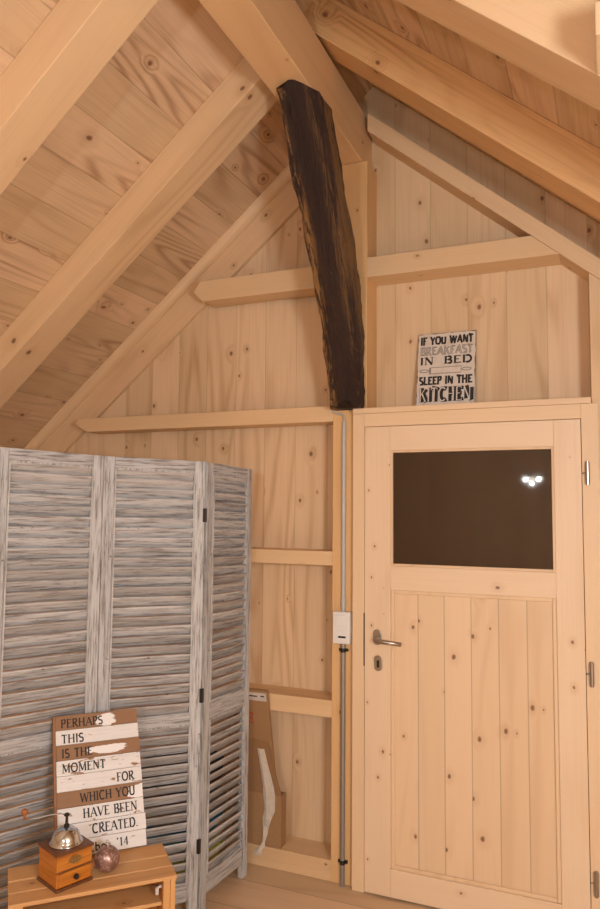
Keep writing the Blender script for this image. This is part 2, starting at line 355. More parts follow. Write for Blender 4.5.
member('wall_rail', rect(-3.2, -1.143, .697, .772), YF + .001, y1, M['railx'], 'lowest pine rail, just above the cardboard boxes', 'rail')
member('sill_plate', rect(-3.6, -1.143, .001, .09), YF + .001, y1, M['railx'], 'pine sill plate along the floor under the cardboard boxes', 'sill')
C0 = 4.278
member('brace', [(-1.16, C0 - T * 1.16), (-3.6, C0 - T * 3.6), (-3.6, LC - T * 3.6 - .003), (-1.16, LC - T * 1.16 - .003)], YB - .028, y1, M['slopeL'], 'sloping pine board along the left roof edge on the gable wall', 'brace')
bm = bmesh.new(); N = 8       # quarter round along the left roof edge
lq = 3.0
prof = [(0, 0)] + [(-.045 * math.cos(t * math.pi / 2 / N), -.042 * math.sin(t * math.pi / 2 / N)) for t in range(N + 1)]
ra = []
for s in (0, lq): ra.append([bm.verts.new((-s, a, b)) for a, b in prof])
for i in range(len(prof)): bm.faces.new((ra[0][i], ra[0][(i + 1) % len(prof)], ra[1][(i + 1) % len(prof)], ra[1][i]))
bm.faces.new(ra[0]); bm.faces.new(ra[1][::-1])
struct(link('trim_1', bm, M['beamx'], loc=(-1.165, YB - .029, LC - T * 1.165 - .001), rot=(0, -TH, 0)))

# ------------------------------------------------------------------ dark old beam
Zs = [3.226, 3.16, 3.06, 2.971, 2.89, 2.806, 2.70, 2.595, 2.50, 2.406, 2.30, 2.201, 2.13, 2.064]
def itp(z, tb):
    tb = sorted(tb)
    if z <= tb[0][0]: return tb[0][1]
    for (a, p), (b, q) in zip(tb, tb[1:]):
        if z <= b: return p + (q - p) * (z - a) / (b - a)
    return tb[-1][1]
FL = [(3.228, 2.385), (2.971, 2.545), (2.806, 2.652), (2.595, 2.785), (2.406, 2.892), (2.201, 2.965), (2.063, 2.985)]
def seclerp(z):
    yf = itp(z, FL); yb = itp(z, [(3.226, 2.64), (2.937, 2.83), (2.764, 2.95), (2.435, 3.073), (2.06, 3.073)])
    return yf, yb
bm = bmesh.new(); rings = []; rr = random.Random(3)
nz = 46
for i in range(nz + 1):
    z = 3.2265 + (2.070 - 3.2265) * i / nz; yf, yb = seclerp(z); xl, xr = -1.136, -.986; ym = yf + .02 + (yb - yf) * .28
    pts = []
    corners = [(xl, yf + .012), (xl + .02, yf - .004), (-1.075, yf - .022), (-1.045, yf - .012), (-1.018, yf + .03), (xr - .004, ym), (xr, yb - .03), (xr - .012, yb), (-1.07, yb), (xl + .01, yb), (xl, yb - .03)]
    for j in range(len(corners)):
        a, b = corners[j], corners[(j + 1) % len(corners)]
        for s in (0, .5):
            pts.append((a[0] + (b[0] - a[0]) * s, a[1] + (b[1] - a[1]) * s))
    ring = []
    for j, (x, y) in enumerate(pts):
        amp = .0065 if y < yb - .01 else 0
        n = math.sin(j * 2.1 + i * .33) * .4 + math.sin(j * 5.3 - i * .71) * .35 + rr.uniform(-.35, .35)
        chip = .010 * max(0, math.sin(i * .43 + 1)) if j in (0, 1, 2, 3) else 0
        zz = z
        if i == nz: zz = z - .002 + (.030 if j in (5, 6, 7) else .012 if j in (1, 2) else 0)
        if i == 0: zz = z - (.02 if j in (2, 3) else 0)
        ring.append(bm.verts.new((x + n * amp * .8 + chip * .6, y + n * amp + chip * .3, min(zz, 3.2262))))
    rings.append(ring)
for a, b in zip(rings, rings[1:]):
    n = len(a)
    for j in range(n): bm.faces.new((a[j], a[(j + 1) % n], b[(j + 1) % n], b[j]))
bm.faces.new(rings[0]); bm.faces.new(rings[-1][::-1])
ob_ = link('reclaimed_beam', bm, M['oak'], smooth=True); ob_.data.set_sharp_from_angle(angle=R(28))
tag(ob_, 'dark rough old timber leaning from the ridge beam down to the top of the door', 'beam')

# ------------------------------------------------------------------ door
YD = 3.045
d = empty('door_1', (0, 0, 0)); struct(d)
cs = box('casing', -1.037, -.982, YD, YF - .0005, .001, 2.045, M['casing'], d, bev=.002)
box('casing', -.086, -.022, YD, YF - .0005, .001, 2.045, M['casing'], d, bev=.002)
box('casing', -.982, -.086, YD, YF - .0005, 1.986, 2.045, M['casingx'], d, bev=.002)
leaf = box('door_stile', -.980, -.864, YD - .002, YF - .001, .008, 1.984, M['doorz'], d, bev=.002)
box('door_stile', -.190 + .0, -.088, YD - .002, YF - .001, .008, 1.984, M['doorz'], d, bev=.002)
box('door_rail', -.864, -.190, YD - .002, YF - .001, 1.878, 1.984, M['doorx'], d, bev=.002)
box('door_rail', -.864, -.190, YD - .002, YF - .001, 1.276, 1.378, M['doorx'], d, bev=.002)
box('door_rail', -.864, -.190, YD - .002, YF - .001, .008, .122, M['doorx'], d, bev=.002)
box('door_panel', -.864, -.190, YD + .014, YF - .002, .122, 1.276, M['doorp'], d)
bm = bmesh.new()      # bead round the panel
for (a, b, c, e) in ((-.864, -.848, .122, 1.276), (-.206, -.190, .122, 1.276), (-.848, -.206, .122, .138), (-.848, -.206, 1.260, 1.276)): bx(bm, a, b, YD + .004, YD + .0145, c, e)
link('panel_bead', bm, M['casing'], d, bev=.003)
bm = bmesh.new()
for (a, b, c, e) in ((-.864, -.854, 1.378, 1.878), (-.200, -.190, 1.378, 1.878), (-.854, -.200, 1.378, 1.388), (-.854, -.200, 1.868, 1.878)): bx(bm, a, b, YD + .001, YD + .02, c, e)
link('glazing_bead', bm, M['casing'], d, bev=.002)
box('door_glass', -.8539, -.2001, YD + .008, YD + .013, 1.3881, 1.8679, M['glass'], d)
# lever, rosette, keyhole plate
def oval(bm, cx, cz, w, h, y0, y1, n=28):
    a, b = [], []
    for i in range(n):
        t = 2 * math.pi * i / n; c, s = math.cos(t), math.sin(t); r = w / 2
        x = cx + r * c; z = cz + (h / 2 - r) * (1 if s > 0 else -1) + r * s
        a.append(bm.verts.new((x, y0, z))); b.append(bm.verts.new((x, y1, z)))
    bm.faces.new(a); bm.faces.new(b[::-1])
    for i in range(n): bm.faces.new((a[i], b[i], b[(i + 1) % n], a[(i + 1) % n]))
bm = bmesh.new(); oval(bm, -.921, 1.072, .036, .066, YD - .010, YD - .0025)
rs = link('handle_rosette', bm, M['steel'], d, bev=.002)
bm = bmesh.new(); tube(bm, [(-.918, YD - .009, 1.066), (-.918, YD - .04, 1.066), (-.914, YD - .052, 1.066), (-.905, YD - .058, 1.065), (-.803, YD - .058, 1.058)], .0095, 14)
link('door_handle', bm, M['steel'], d, smooth=True)
bm = bmesh.new(); oval(bm, -.917, .963, .036, .066, YD - .010, YD - .0025)
kp = link('keyhole_plate', bm, M['steel'], d, bev=.002)
bm = bmesh.new(); oval(bm, -.917, .960, .011, .032, YD - .0112, YD - .0098)
link('keyhole', bm, M['darkmetal'], kp)
box('strike_plate', -.9845, -.9802, YD - .0022, YD + .01, .945, 1.17, M['darkmetal'], d)
for z, x in ((1.769, -.066), (.996, -.066), (.225, -.066)):
    bm = bmesh.new(); cyl(bm, (x, YD - .010, z - .042), (x, YD - .010, z + .042), .0085); cyl(bm, (x, YD - .010, z - .047), (x, YD - .010, z + .047), .006)
    h = link('hinge', bm, M['steel'], d, smooth=False)
    bm = bmesh.new(); cyl(bm, (x - .0185, YD - .006, z), (x - .006, YD - .009, z), .0035, n=10); link('hinge_pin', bm, M['steel'], h)
bm = bmesh.new(); bx(bm, -1.034, -.0475, YD - .006, YF - .0008, 2.0455, 2.069); bx(bm, -.9800, -.0475, YF - .0008, y1 - .001, 2.0455, 2.069)
tag(link('door_ledge', bm, M['casingx']), 'thin pine ledge on top of the door frame under the kitchen sign', 'ledge')

# ------------------------------------------------------------------ lettering
def arc(cx, cy, rx, ry, a0, a1, n=10): return [(cx + rx * math.cos(R(a0 + (a1 - a0) * i / n)), cy + ry * math.sin(R(a0 + (a1 - a0) * i / n))) for i in range(n + 1)]
GL = {   # width, strokes (weight, points), serif spots
 'A': (.80, [(0, [(.06, 0), (.40, 1)]), (1, [(.40, 1), (.74, 0)]), (0, [(.19, .36), (.61, .36)])], [(.06, 0), (.74, 0)]),
 'B': (.66, [(1, [(.14, 0), (.14, 1)]), (0, [(.14, 1), (.34, 1)]), (1, arc(.34, .76, .20, .24, 90, -90)), (0, [(.34, .52), (.14, .52)]), (1, arc(.36, .26, .23, .26, 90, -90)), (0, [(.36, 0), (.14, 0)])], [(.12, 0), (.12, 1)]),
 'C': (.74, [(1, arc(.42, .5, .33, .5, 45, 315, 18))], []),
 'D': (.76, [(1, [(.14, 0), (.14, 1)]), (0, [(.14, 1), (.32, 1)]), (1, arc(.32, .5, .36, .5, 90, -90, 14)), (0, [(.32, 0), (.14, 0)])], [(.12, 0), (.12, 1)]),
 'E': (.62, [(1, [(.14, 0), (.14, 1)]), (0, [(.14, 1), (.56, 1), (.56, .86)]), (0, [(.14, .52), (.44, .52)]), (0, [(.14, 0), (.58, 0), (.58, .16)])], [(.12, 0), (.12, 1)]),
 'F': (.58, [(1, [(.14, 0), (.14, 1)]), (0, [(.14, 1), (.55, 1), (.55, .84)]), (0, [(.14, .52), (.42, .52)])], [(.14, 0), (.12, 1)]),
 'H': (.80, [(1, [(.14, 0), (.14, 1)]), (1, [(.66, 0), (.66, 1)]), (0, [(.14, .52), (.66, .52)])], [(.14, 0), (.14, 1), (.66, 0), (.66, 1)]),
 'I': (.30, [(1, [(.15, 0), (.15, 1)])], [(.15, 0), (.15, 1)]),
 'K': (.74, [(1, [(.14, 0), (.14, 1)]), (0, [(.62, 1), (.16, .46)]), (1, [(.30, .62), (.66, 0)])], [(.14, 0), (.14, 1), (.66, 0), (.62, 1)]),
 'L': (.60, [(1, [(.14, 0), (.14, 1)]), (0, [(.14, 0), (.56, 0), (.56, .16)])], [(.12, 0), (.14, 1)]),
 'M': (.96, [(0, [(.12, 0), (.14, 1)]), (1, [(.14, 1), (.48, .08)]), (0, [(.48, .08), (.80, 1)]), (1, [(.80, 1), (.82, 0)])], [(.12, 0), (.82, 0), (.12, 1), (.84, 1)]),
 'N': (.82, [(0, [(.14, 0), (.14, 1)]), (1, [(.14, 1), (.68, 0)]), (0, [(.68, 0), (.68, 1)])], [(.14, 0), (.10, 1), (.68, 1)]),
 'O': (.84, [(1, arc(.42, .5, .34, .5, 0, 360, 24))], []),
 'P': (.62, [(1, [(.14, 0), (.14, 1)]), (0, [(.14, 1), (.32, 1)]), (1, arc(.32, .75, .22, .25, 90, -90)), (0, [(.32, .5), (.14, .5)])], [(.14, 0), (.12, 1)]),
 'R': (.70, [(1, [(.14, 0), (.14, 1)]), (0, [(.14, 1), (.32, 1)]), (1, arc(.32, .76, .21, .24, 90, -90)), (0, [(.32, .52), (.14, .52)]), (1, [(.30, .50), (.64, 0)])], [(.14, 0), (.12, 1), (.66, 0)]),
 'S': (.58, [(1, arc(.29, .74, .20, .26, 30, 250, 10)[:-1] + [(.29, .50)] + arc(.29, .26, .21, .26, 70, -150, 10))], []),
 'T': (.66, [(1, [(.33, 0), (.33, 1)]), (0, [(.05, .84), (.05, 1), (.61, 1), (.61, .84)])], [(.33, 0)]),
 'U': (.78, [(1, [(.14, 1), (.14, .34)] + arc(.39, .34, .25, .34, 180, 360, 12)[1:] + [(.64, 1)])], [(.14, 1), (.64, 1)]),
 'V': (.78, [(1, [(.06, 1), (.39, 0)]), (0, [(.39, 0), (.72, 1)])], [(.06, 1), (.72, 1)]),
 'W': (1.08, [(1, [(.06, 1), (.32, 0)]), (0, [(.32, 0), (.54, .95)]), (1, [(.54, .95), (.78, 0)]), (0, [(.78, 0), (1.02, 1)])], [(.06, 1), (1.02, 1)]),
 'Y': (.74, [(1, [(.06, 1), (.37, .48)]), (0, [(.68, 1), (.37, .48)]), (1, [(.37, .5), (.37, 0)])], [(.06, 1), (.68, 1), (.37, 0)]),
 'b': (.52, [(1, [(.12, 1), (.12, 0)]), (1, arc(.27, .30, .17, .30, 150, -150, 14))], []),
 'e': (.48, [(0, [(.09, .34), (.41, .34)]), (1, arc(.25, .30, .17, .30, 10, 310, 14))], []),
 'r': (.38, [(1, [(.12, 0), (.12, .6)]), (0, arc(.26, .42, .13, .18, 160, 40, 6))], [(.12, 0)]),
 '1': (.42, [(0, [(.10, .84), (.23, 1)]), (1, [(.23, 1), (.23, 0)])], [(.23, 0)]),
 '4': (.56, [(0, [(.38, 1), (.05, .30), (.52, .30)]), (1, [(.38, 1), (.38, 0)])], [(.38, 0)]),
 "'": (.22, [(1, [(.12, 1), (.09, .78)])], []), '.': (.24, [(1, [(.12, .0), (.12, .10)])], []), ' ': (.42, [], []),
}
def ribbon(bm, pts, t, y, f):
    closed = len(pts) > 4 and abs(pts[0][0] - pts[-1][0]) + abs(pts[0][1] - pts[-1][1]) < 1e-4
    n = len(pts); L = []
    for i in range(n):
        a = pts[(i - 1) if i else (n - 2 if closed else 0)]; b = pts[(i + 1) if i < n - 1 else (1 if closed else n - 1)]
        dx, dz = b[0] - a[0], b[1] - a[1]; l = math.hypot(dx, dz) or 1; nx, nz_ = -dz / l, dx / l
        if 0 < i < n - 1:
            s0 = math.hypot(pts[i][0] - a[0], pts[i][1] - a[1]) or 1; d0 = ((pts[i][0] - a[0]) / s0, (pts[i][1] - a[1]) / s0)
            c = max(.5, abs(d0[0] * dx / l + d0[1] * dz / l))
        else: c = 1
        k_ = t / 2 / c
        L.append((bm.verts.new((*f(pts[i][0] + nx * k_, pts[i][1] + nz_ * k_, y),)), bm.verts.new((*f(pts[i][0] - nx * k_, pts[i][1] - nz_ * k_, y),))))
    for p, q in zip(L, L[1:]): bm.faces.new((p[0], p[1], q[1], q[0]))
def lettering(name, s, x0, z0, wid, hgt, mat, parent, y, thick=.15, thin=.06, serif=.0, shear=0, gap=.06, lift=1):
    tot = sum(GL[c][0] + gap for c in s) - gap; kx = wid / tot; bm = bmesh.new(); x = 0; st = 0
    f = lambda px, pz, yy: (x0 + px, yy, z0 + pz)
    for c in s:
        gw, strokes, ser = GL[c]
        for wgt, pts in strokes:
            t = (thick if wgt else thin) * hgt; ti = t / 2 * 0
            q = [(((x + a) * kx), min(max(b, .0), 1) * hgt) for a, b in pts]
            # keep horizontal strokes inside the cap height
            q = [(a, min(max(b, (thin * hgt) / 2), hgt - thin * hgt / 2)) if not (len(pts) == 2 and wgt) else (a, b) for a, b in q]
            ribbon(bm, q, t, y - .00002 * (st % 5), f); st += 1
        if serif:
            for a, b in ser:
                zc = .025 if b < .5 else .975
                ribbon(bm, [((x + a) * kx - serif * hgt, zc * hgt), ((x + a) * kx + serif * hgt, zc * hgt)], .065 * hgt, y - .00002 * (st % 5), f); st += 1
        x += gw + gap
    bmesh.ops.recalc_face_normals(bm, faces=bm.faces[:])
    me = bpy.data.meshes.new(name); bm.to_mesh(me); bm.free(); me.materials.append(mat); o = bpy.data.objects.new(name, me); COL.objects.link(o); o.parent = parent
    m = o.modifiers.new('s', 'SOLIDIFY'); m.thickness = .0004; m.offset = 0
    return o

# kitchen sign on the ledge
ks = box('enamel_sign', -.13, .13, 0, .004, 0, .356, M['enamel'], loc=(-.647, 3.150, 2.0705), rot=(R(-10.2), 0, 0), bev=.001)
tag(ks, 'small distressed white sign about breakfast in bed standing on the door ledge', 'sign')
yy = -.0006
lettering('lettering', 'IF YOU WANT', -.118, .301, .235, .040, M['ink'], ks, yy, .22, .20)
lettering('lettering', 'BREAKFAST', -.118, .250, .235, .043, M['greyink'], ks, yy, .20, .17)
lettering('lettering', 'BREAKFAST', -.118, .250, .235, .043, M['enamel'], ks, yy - .0004, .05, .03)
lettering('lettering', 'IN', -.118, .206, .062, .036, M['ink'], ks, yy, .26, .12, .17)
lettering('lettering', 'BED', -.010, .206, .125, .036, M['ink'], ks, yy, .26, .12, .17)
bm = bmesh.new(); prism(bm, rect(-.075, .068, .160, .192), yy - .0004, yy)
rp = link('rolling_pin_picture', bm, M['greyink'], ks)
bm = bmesh.new(); prism(bm, rect(-.067, .066, .163, .189), yy - .0008, yy - .0004); link('rolling_pin_picture', bm, M['enamel'], ks)
for sx in (-1, 1):
    bm = bmesh.new(); o_ = arc(sx * .094 - .003, .176, .021, .0065, 0, 360, 16); ribbon(bm, o_, .0035, yy - .0002, lambda a, b, y: (a, y, b))
    link('pin_handle_picture', bm, M['greyink'], ks)
lettering('lettering', 'SLEEP IN THE', -.118, .109, .235, .040, M['ink'], ks, yy, .22, .20)
lettering('lettering', 'KITCHEN', -.112, .029, .235, .068, M['ink'], ks, yy, .30, .24)
lettering('lettering', 'KITCHEN', -.1180, .031, .232, .064, M['enamel'], ks, yy - .0004, .09, .05)

# ------------------------------------------------------------------ conduit, switch box, cable
cx, cy = -1.085, YF - .0125
cb = empty('electrical_conduit', (cx, cy, .002)); tag(cb, 'grey electrical conduit running up the post beside the door', 'conduit')
def lo(*p): return tuple(a - b for a, b in zip(p, (cx, cy, .002)))
bm = bmesh.new(); cyl(bm, lo(cx, cy, .002), lo(cx, cy, 1.031), .0105); link('lower_pipe', bm, M['conduitd'], cb, smooth=False)['label'] = 'darker grey lower length of pipe'
bm = bmesh.new(); cyl(bm, lo(cx, cy, 1.17), lo(cx, cy, 2.015), .0085); cyl(bm, lo(cx, cy, 1.19), lo(cx, cy, 1.225), .011); cyl(bm, lo(cx, cy, 1.62), lo(cx, cy, 1.63), .0098); link('upper_pipe', bm, M['conduit'], cb)['label'] = 'light grey upper length of pipe'
for z in (1.0, .1):
    bm = bmesh.new(); bx(bm, *[v for p in zip(lo(cx - .021, cy + .003, z - .006), lo(cx + .021, YF - .0005, z + .006)) for v in p])
    cyl(bm, lo(cx, cy, z - .009), lo(cx, cy, z + .009), .0118); link('pipe_clip', bm, M['darkmetal'], cb)
bm = bmesh.new(); tube(bm, [lo(cx, cy, 2.0), lo(cx, cy, 2.03), lo(cx - .006, cy - .0, 2.045), lo(cx - .03, cy - .0, 2.052), lo(cx - .05, cy, 2.056), lo(cx - .057, cy, 2.07), lo(cx - .058, cy, 2.12), lo(cx - .0585, cy, 2.18)], .0035, 8)
link('cable', bm, M['conduit'], cb, smooth=True)
sb = empty('switch_box', (-1.084, YF - .001, 1.032)); tag(sb, 'white plastic switch box mounted on the conduit left of the door handle', 'switch')
box('housing', -.039, .039, -.044, 0, 0, .138, M['plastic'], sb, bev=.004)
rk = box('rocker_switch', -.024, .016, -.0475, -.0435, .075, .122, M['plastic'], sb, bev=.002)
bm = bmesh.new(); bx(bm, -.024, .016, -.0455, -.0438, .018, .058); link('socket_insert', bm, M['plastic'], sb, bev=.001)
bm = bmesh.new(); bx(bm, -.012, .022, -.0468, -.0452, .026, .034, ); link('socket_mark', bm, M['darkmetal'], sb)

# ------------------------------------------------------------------ folding screen
fs = empty('folding_screen', (-1.62, 2.35, 0))
tag(fs, 'whitewashed grey louvred folding screen of three panels standing at the left', 'folding screen')
def panel(p0, p1, H, drop=0, mid=(.755, .80), par=fs):
    p0, p1 = Vector((*p0, 0)), Vector((*p1, 0)); d_ = p1 - p0; L = d_.length; ang = math.atan2(d_.y, d_.x); st = .046; th = .012
    sk = lambda v: Vector((v.x, v.y, v.z * (1 - drop * v.x / L / H)))
    def fin(bm):
        for v in bm.verts: v.co = sk(v.co)
        return bm
    g = .002; bm = bmesh.new(); zb, zt = .065, H
    bx(bm, g, st, -th, th, 0, H); bx(bm, L - st, L - g, -th, th, 0, H)
    fr = link('panel_frame', fin(bm), M['washz'], par, bev=.0025)
    fr.location = p0 - Vector(par.location); fr.location.z = 0; fr.rotation_euler = (0, 0, ang)
    for a, b in ((H - .045, H), mid, (zb, zb + .075)):
        bm = bmesh.new(); bx(bm, st, L - st, -th, th, a, b); link('panel_rail', fin(bm), M['washx'], fr, bev=.0025)
    # bead inside the stiles
    bm = bmesh.new()
    for a, b in ((zb + .075, mid[0]), (mid[1], H - .045)):
        for xx in (st, L - st - .006):
            bx(bm, xx, xx + .006, -th - .004, -.004, a, b)
        bx(bm, st, L - st, -th - .004, -.004, b - .006, b)
    link('frame_bead', fin(bm), M['washz'], fr)
    for a, b in ((zb + .075, mid[0]), (mid[1], H - .045)):
        n = round((b - a) / .0396); sp = (b - a) / n; bm = bmesh.new()
        for i in range(n):
            zc = a + sp * (i + .5); rj = random.uniform(-.04, .04); mt_ = Matrix.Translation((0, 0, zc)) @ Matrix.Rotation(R(35.5) + rj, 4, 'X')
            w_ = .0236; t_ = .0043; prof = []
            for s in range(9):
                t = -math.pi / 2 + math.pi * s / 8; prof.append((math.cos(t) * t_, math.sin(t) * 0 + 0))
            pr_ = [(-t_, -w_ + .003), (-t_ * .5, -w_), (t_ * .5, -w_), (t_, -w_ + .003), (t_, w_ - .003), (t_ * .5, w_), (-t_ * .5, w_), (-t_, w_ - .003)]
            A = [bm.verts.new(mt_ @ Vector((st + .001, y, z))) for y, z in pr_]; B = [bm.verts.new(mt_ @ Vector((L - st - .001, y, z))) for y, z in pr_]
            m_ = len(pr_)
            for q in range(m_): bm.faces.new((A[q], A[(q + 1) % m_], B[(q + 1) % m_], B[q]))
            bm.faces.new(A); bm.faces.new(B[::-1])
        link('louver_slats', fin(bm), M['washx'], fr)
    return fr, L
pA, pB, pC, pD = (-2.002, 1.934), (-1.826, 2.311), (-1.541, 2.616), (-1.516, 2.985)
panel(pA, pB, 1.831, .010); f2, L2 = panel(pB, pC, 1.821, .008); f3, L3 = panel(pC, pD, 1.812, .012, mid=(.757, .828))
for z in (1.59, .86, .27):
    bm = bmesh.new(); cyl(bm, (L2 - .001, -.014, z - .028), (L2 - .001, -.014, z + .028), .0045, n=10); bx(bm, L2 - .010, L2 + .008, -.0135, -.0122, z - .028, z + .028)
    link('hinge', bm, M['darkmetal'], f2)

# ------------------------------------------------------------------ crate
CZ = .44
cr = empty('wooden_crate', (-1.5507, 1.9717, 0), R(45)); tag(cr, 'orange pine slatted crate standing open side forward under the coffee mill', 'crate')
W2, D2 = .2525, .1035
bm = bmesh.new()
for (a, b, dz) in ((-D2, -D2 + .064, 0), (-D2 + .074, -D2 + .140, -.001), (-D2 + .150, D2 + .034, 0)):
    bx(bm, -W2, W2, a, b, CZ - .012 + dz, CZ + dz)
link('top_slats', bm, M['crate'], cr, bev=.002)
for sx in (-1, 1):
    x0, x1 = sorted((sx * (W2 - .004), sx * (W2 - .02)))
    bm = bmesh.new()
    for (za, zb_) in ((.02, .15), (.16, .29), (.30, CZ - .0125)): bx(bm, x0, x1, -D2 + .002, D2 + .018, za, zb_)
    link('end_panel', bm, M['cratez'], cr, bev=.0015)
    for yy_ in (-D2 + .004, D2 - .012):
        xa, xb = sorted((sx * (W2 - .0205), sx * (W2 - .042))); box('corner_post', xa, xb, yy_, yy_ + .026, .0, CZ - .0125, M['cratez'], cr, bev=.0015)
bm = bmesh.new()
for i in range(4): bx(bm, -W2 + .021, W2 - .021, D2 + .0185, D2 + .028, .03 + i * .10, .03 + i * .10 + .085)
link('back_slats', bm, M['crate'], cr, bev=.0015)
bm = bmesh.new()
for i in range(3): bx(bm, -W2 + .004, W2 - .004, -D2 + .0 + i * .078, -D2 + .068 + i * .078, .008, .0195)
link('bottom_slats', bm, M['crate'], cr, bev=.0015)
bm = bmesh.new(); bx(bm, -W2 + .043, W2 - .043, -D2 + .02, D2 - .015, .345, .357); link('inner_shelf', bm, M['crate'], cr, bev=.0015)
bm = bmesh.new(); bx(bm, W2 - .062, W2 - .052, -D2 + .03, -D2 + .036, .375, .402); bx(bm, W2 - .062, W2 - .043, -D2 + .03, -D2 + .036, .395, .402); link('metal_bracket', bm, M['paper'], cr)

# ------------------------------------------------------------------ coffee mill
cm = empty('coffee_mill', (-1.608, 1.909, CZ + .0005), R(69)); tag(cm, 'amber wooden coffee mill with chrome dome and side crank on the crate', 'coffee mill')
a = .0595
box('base', -a - .004, a + .004, -a - .004, a + .004, 0, .009, M['amberd'], cm, bev=.002)
box('body', -a, a, -a + .002, a, .009, .104, M['amber'], cm, bev=.002)
box('top_plate', -a - .004, a + .004, -a - .004, a + .004, .104, .113, M['amberd'], cm, bev=.002)
dr = box('drawer', -a + .008, a - .006, -a - .0025, -a + .004, .012, .052, M['amber'], cm, bev=.002)
bm = bmesh.new(); cyl(bm, (0, -a - .002, .033), (0, -a - .010, .033), .004, .004); cyl(bm, (0, -a - .008, .033), (0, -a - .018, .033), .0085, .007, 18); link('drawer_knob', bm, M['darkmetal'], dr, smooth=False, bev=.001)
box('divider', -a, a, -a - .0005, -a + .004, .0535, .0575, M['amberd'], cm)
bm = bmesh.new()
n = 28; A = [bm.verts.new((.021 * math.cos(2 * math.pi * i / n), -a + .0005, .082 + .0115 * math.sin(2 * math.pi * i / n))) for i in range(n)]
B = [bm.verts.new((.021 * math.cos(2 * math.pi * i / n), -a - .002, .082 + .0115 * math.sin(2 * math.pi * i / n))) for i in range(n)]
bm.faces.new(A); bm.faces.new(B[::-1]); [bm.faces.new((A[i], A[(i + 1) % n], B[(i + 1) % n], B[i])) for i in range(n)]
pl = link('oval_badge', bm, M['brass'], cm)
bm = bmesh.new()
for q in (arc(0, .082, .017, .0085, 0, 360, 20), arc(-.004, .082, .004, .004, 60, 300, 8), arc(.004, .082, .003, .005, 0, 360, 10)):
    ribbon(bm, q, .0011, -a - .0023, lambda x, z, y: (x, y, z))
link('badge_mark', bm, M['ink'], pl)
bm = bmesh.new(); lathe(bm, [(.0, .113), (.052, .113), (.052, .117), (.047, .119), (.0455, .126), (.042, .138), (.035, .149), (.025, .157), (.012, .1615), (.0, .1625)], n=40)
link('chrome_dome', bm, M['chrome'], cm, smooth=True)
bm = bmesh.new(); lathe(bm, [(.0, .162), (.009, .162), (.009, .168), (.005, .172), (.004, .195), (.009, .196), (.009, .201), (.004, .204), (.0, .206)], n=16)
link('spindle', bm, M['darkmetal'], cm, smooth=False)
ia = R(-69)    # crank swings out to the left of the photo (world -x, -y)
def wl(x, y, z): return (x * math.cos(ia) - y * math.sin(ia), x * math.sin(ia) + y * math.cos(ia), z)
bm = bmesh.new(); pts = [wl(0, 0, .198), wl(-.015, -.010, .203), wl(-.04, -.028, .201), wl(-.08, -.055, .194), wl(-.107, -.075, .192)]
tube(bm, pts, .0026, 8); ck = link('crank_arm', bm, M['chrome'], cm, smooth=True)
bm = bmesh.new(); kx, ky, _ = wl(-.105, -.073, 0)
lathe(bm, [(0, .194), (.005, .194), (.0045, .203), (.009, .214), (.0105, .221), (.006, .225), (0, .226)], (kx, ky, 0), 18); link('crank_knob', bm, plain('knob_wood', (.36, .12, .04), .4), ck, smooth=True)

# ------------------------------------------------------------------ bauble
bm = bmesh.new(); lathe(bm, [(0.0, 0.0)] + [(.040 * math.sin(math.pi * i / 24), .040 - .040 * math.cos(math.pi * i / 24)) for i in range(1, 24)] + [(0.0, .080)], n=40)
bb = empty('christmas_bauble', (-1.520, 2.005, CZ + .0005)); tag(bb, 'frosted pinkish glass bauble lying beside the coffee mill', 'bauble')
link('glass_ball', bm, M['bauble'], bb, smooth=True)
bm = bmesh.new(); lathe(bm, [(0, .078), (.008, .078), (.008, .088), (0, .089)], n=16); link('cap', bm, M['chrome'], bb)
bm = bmesh.new(); tube(bm, [(.006 * math.cos(t * .7), 0, .092 + .006 * math.sin(t * .7)) for t in range(10)], .0007, 6); link('hanging_loop', bm, M['brass'], bb)

# ------------------------------------------------------------------ plank sign
SL = .296; PH = .0520; lean = math.atan2(.228, .402)
ps = empty('plank_sign', (-1.497, 2.198, CZ + .009)); ps.rotation_euler = (-lean, 0, R(47)); ps.rotation_mode = 'XYZ'
tag(ps, 'brown and white plank sign with black verse leaning on the screen behind the mill', 'sign')
# local x along the sign (to the right), z up the boards, y backwards; origin at the lower right corner
cols = [(WH, BR, .615, 0, None), (WH, BR, .61, 5, None), (WH, BR, .605, 9, None), (BR, WH, .78, 2, (-.015, 3.42 * PH, .045, .022)), (WH, BR, .615, 3, None), (WH, BR, .575, 4, None), (BR, WH, .80, 6, (-.115, 6.45 * PH, .065, .016)), (WH, BR, .64, 7, None), (BR, WH, .80, 8, (-.115, 8.42 * PH, .04, .022))]
for i, (pc, uc, th_, sd, bl) in enumerate(cols):
    jx = random.uniform(-.003, .003)
    o = box('plank', -SL + jx * .3, jx, 0, .012, i * PH + .0006, (i + 1) * PH - .0006, mk_peel('sign_plank_paint_%d' % i, pc, uc, th_, sd * 3.7, bl), ps, bev=.0012)
box('side_board', -SL - .010, -SL - .0012, -.0005, .030, 0.012, 9 * PH - .001, M['signside'], ps, bev=.001); box('side_batten', -.018, -.002, .0125, .028, 0.03, 9 * PH - .002, M['crate'], ps)
def ln(s, i, xa, xb, h=.0300, dz=.010): lettering('lettering', s, -SL + xa, i * PH + dz, xb - xa, h, M['ink'], ps, -.0007, .165, .080, .125)
ln('PERHAPS', 8, .017, .166, dz=.008); ln('THIS', 7, .018, .096, dz=.006); ln('IS THE', 6, .018, .125, dz=.008); ln('MOMENT', 5, .018, .168, dz=.010)
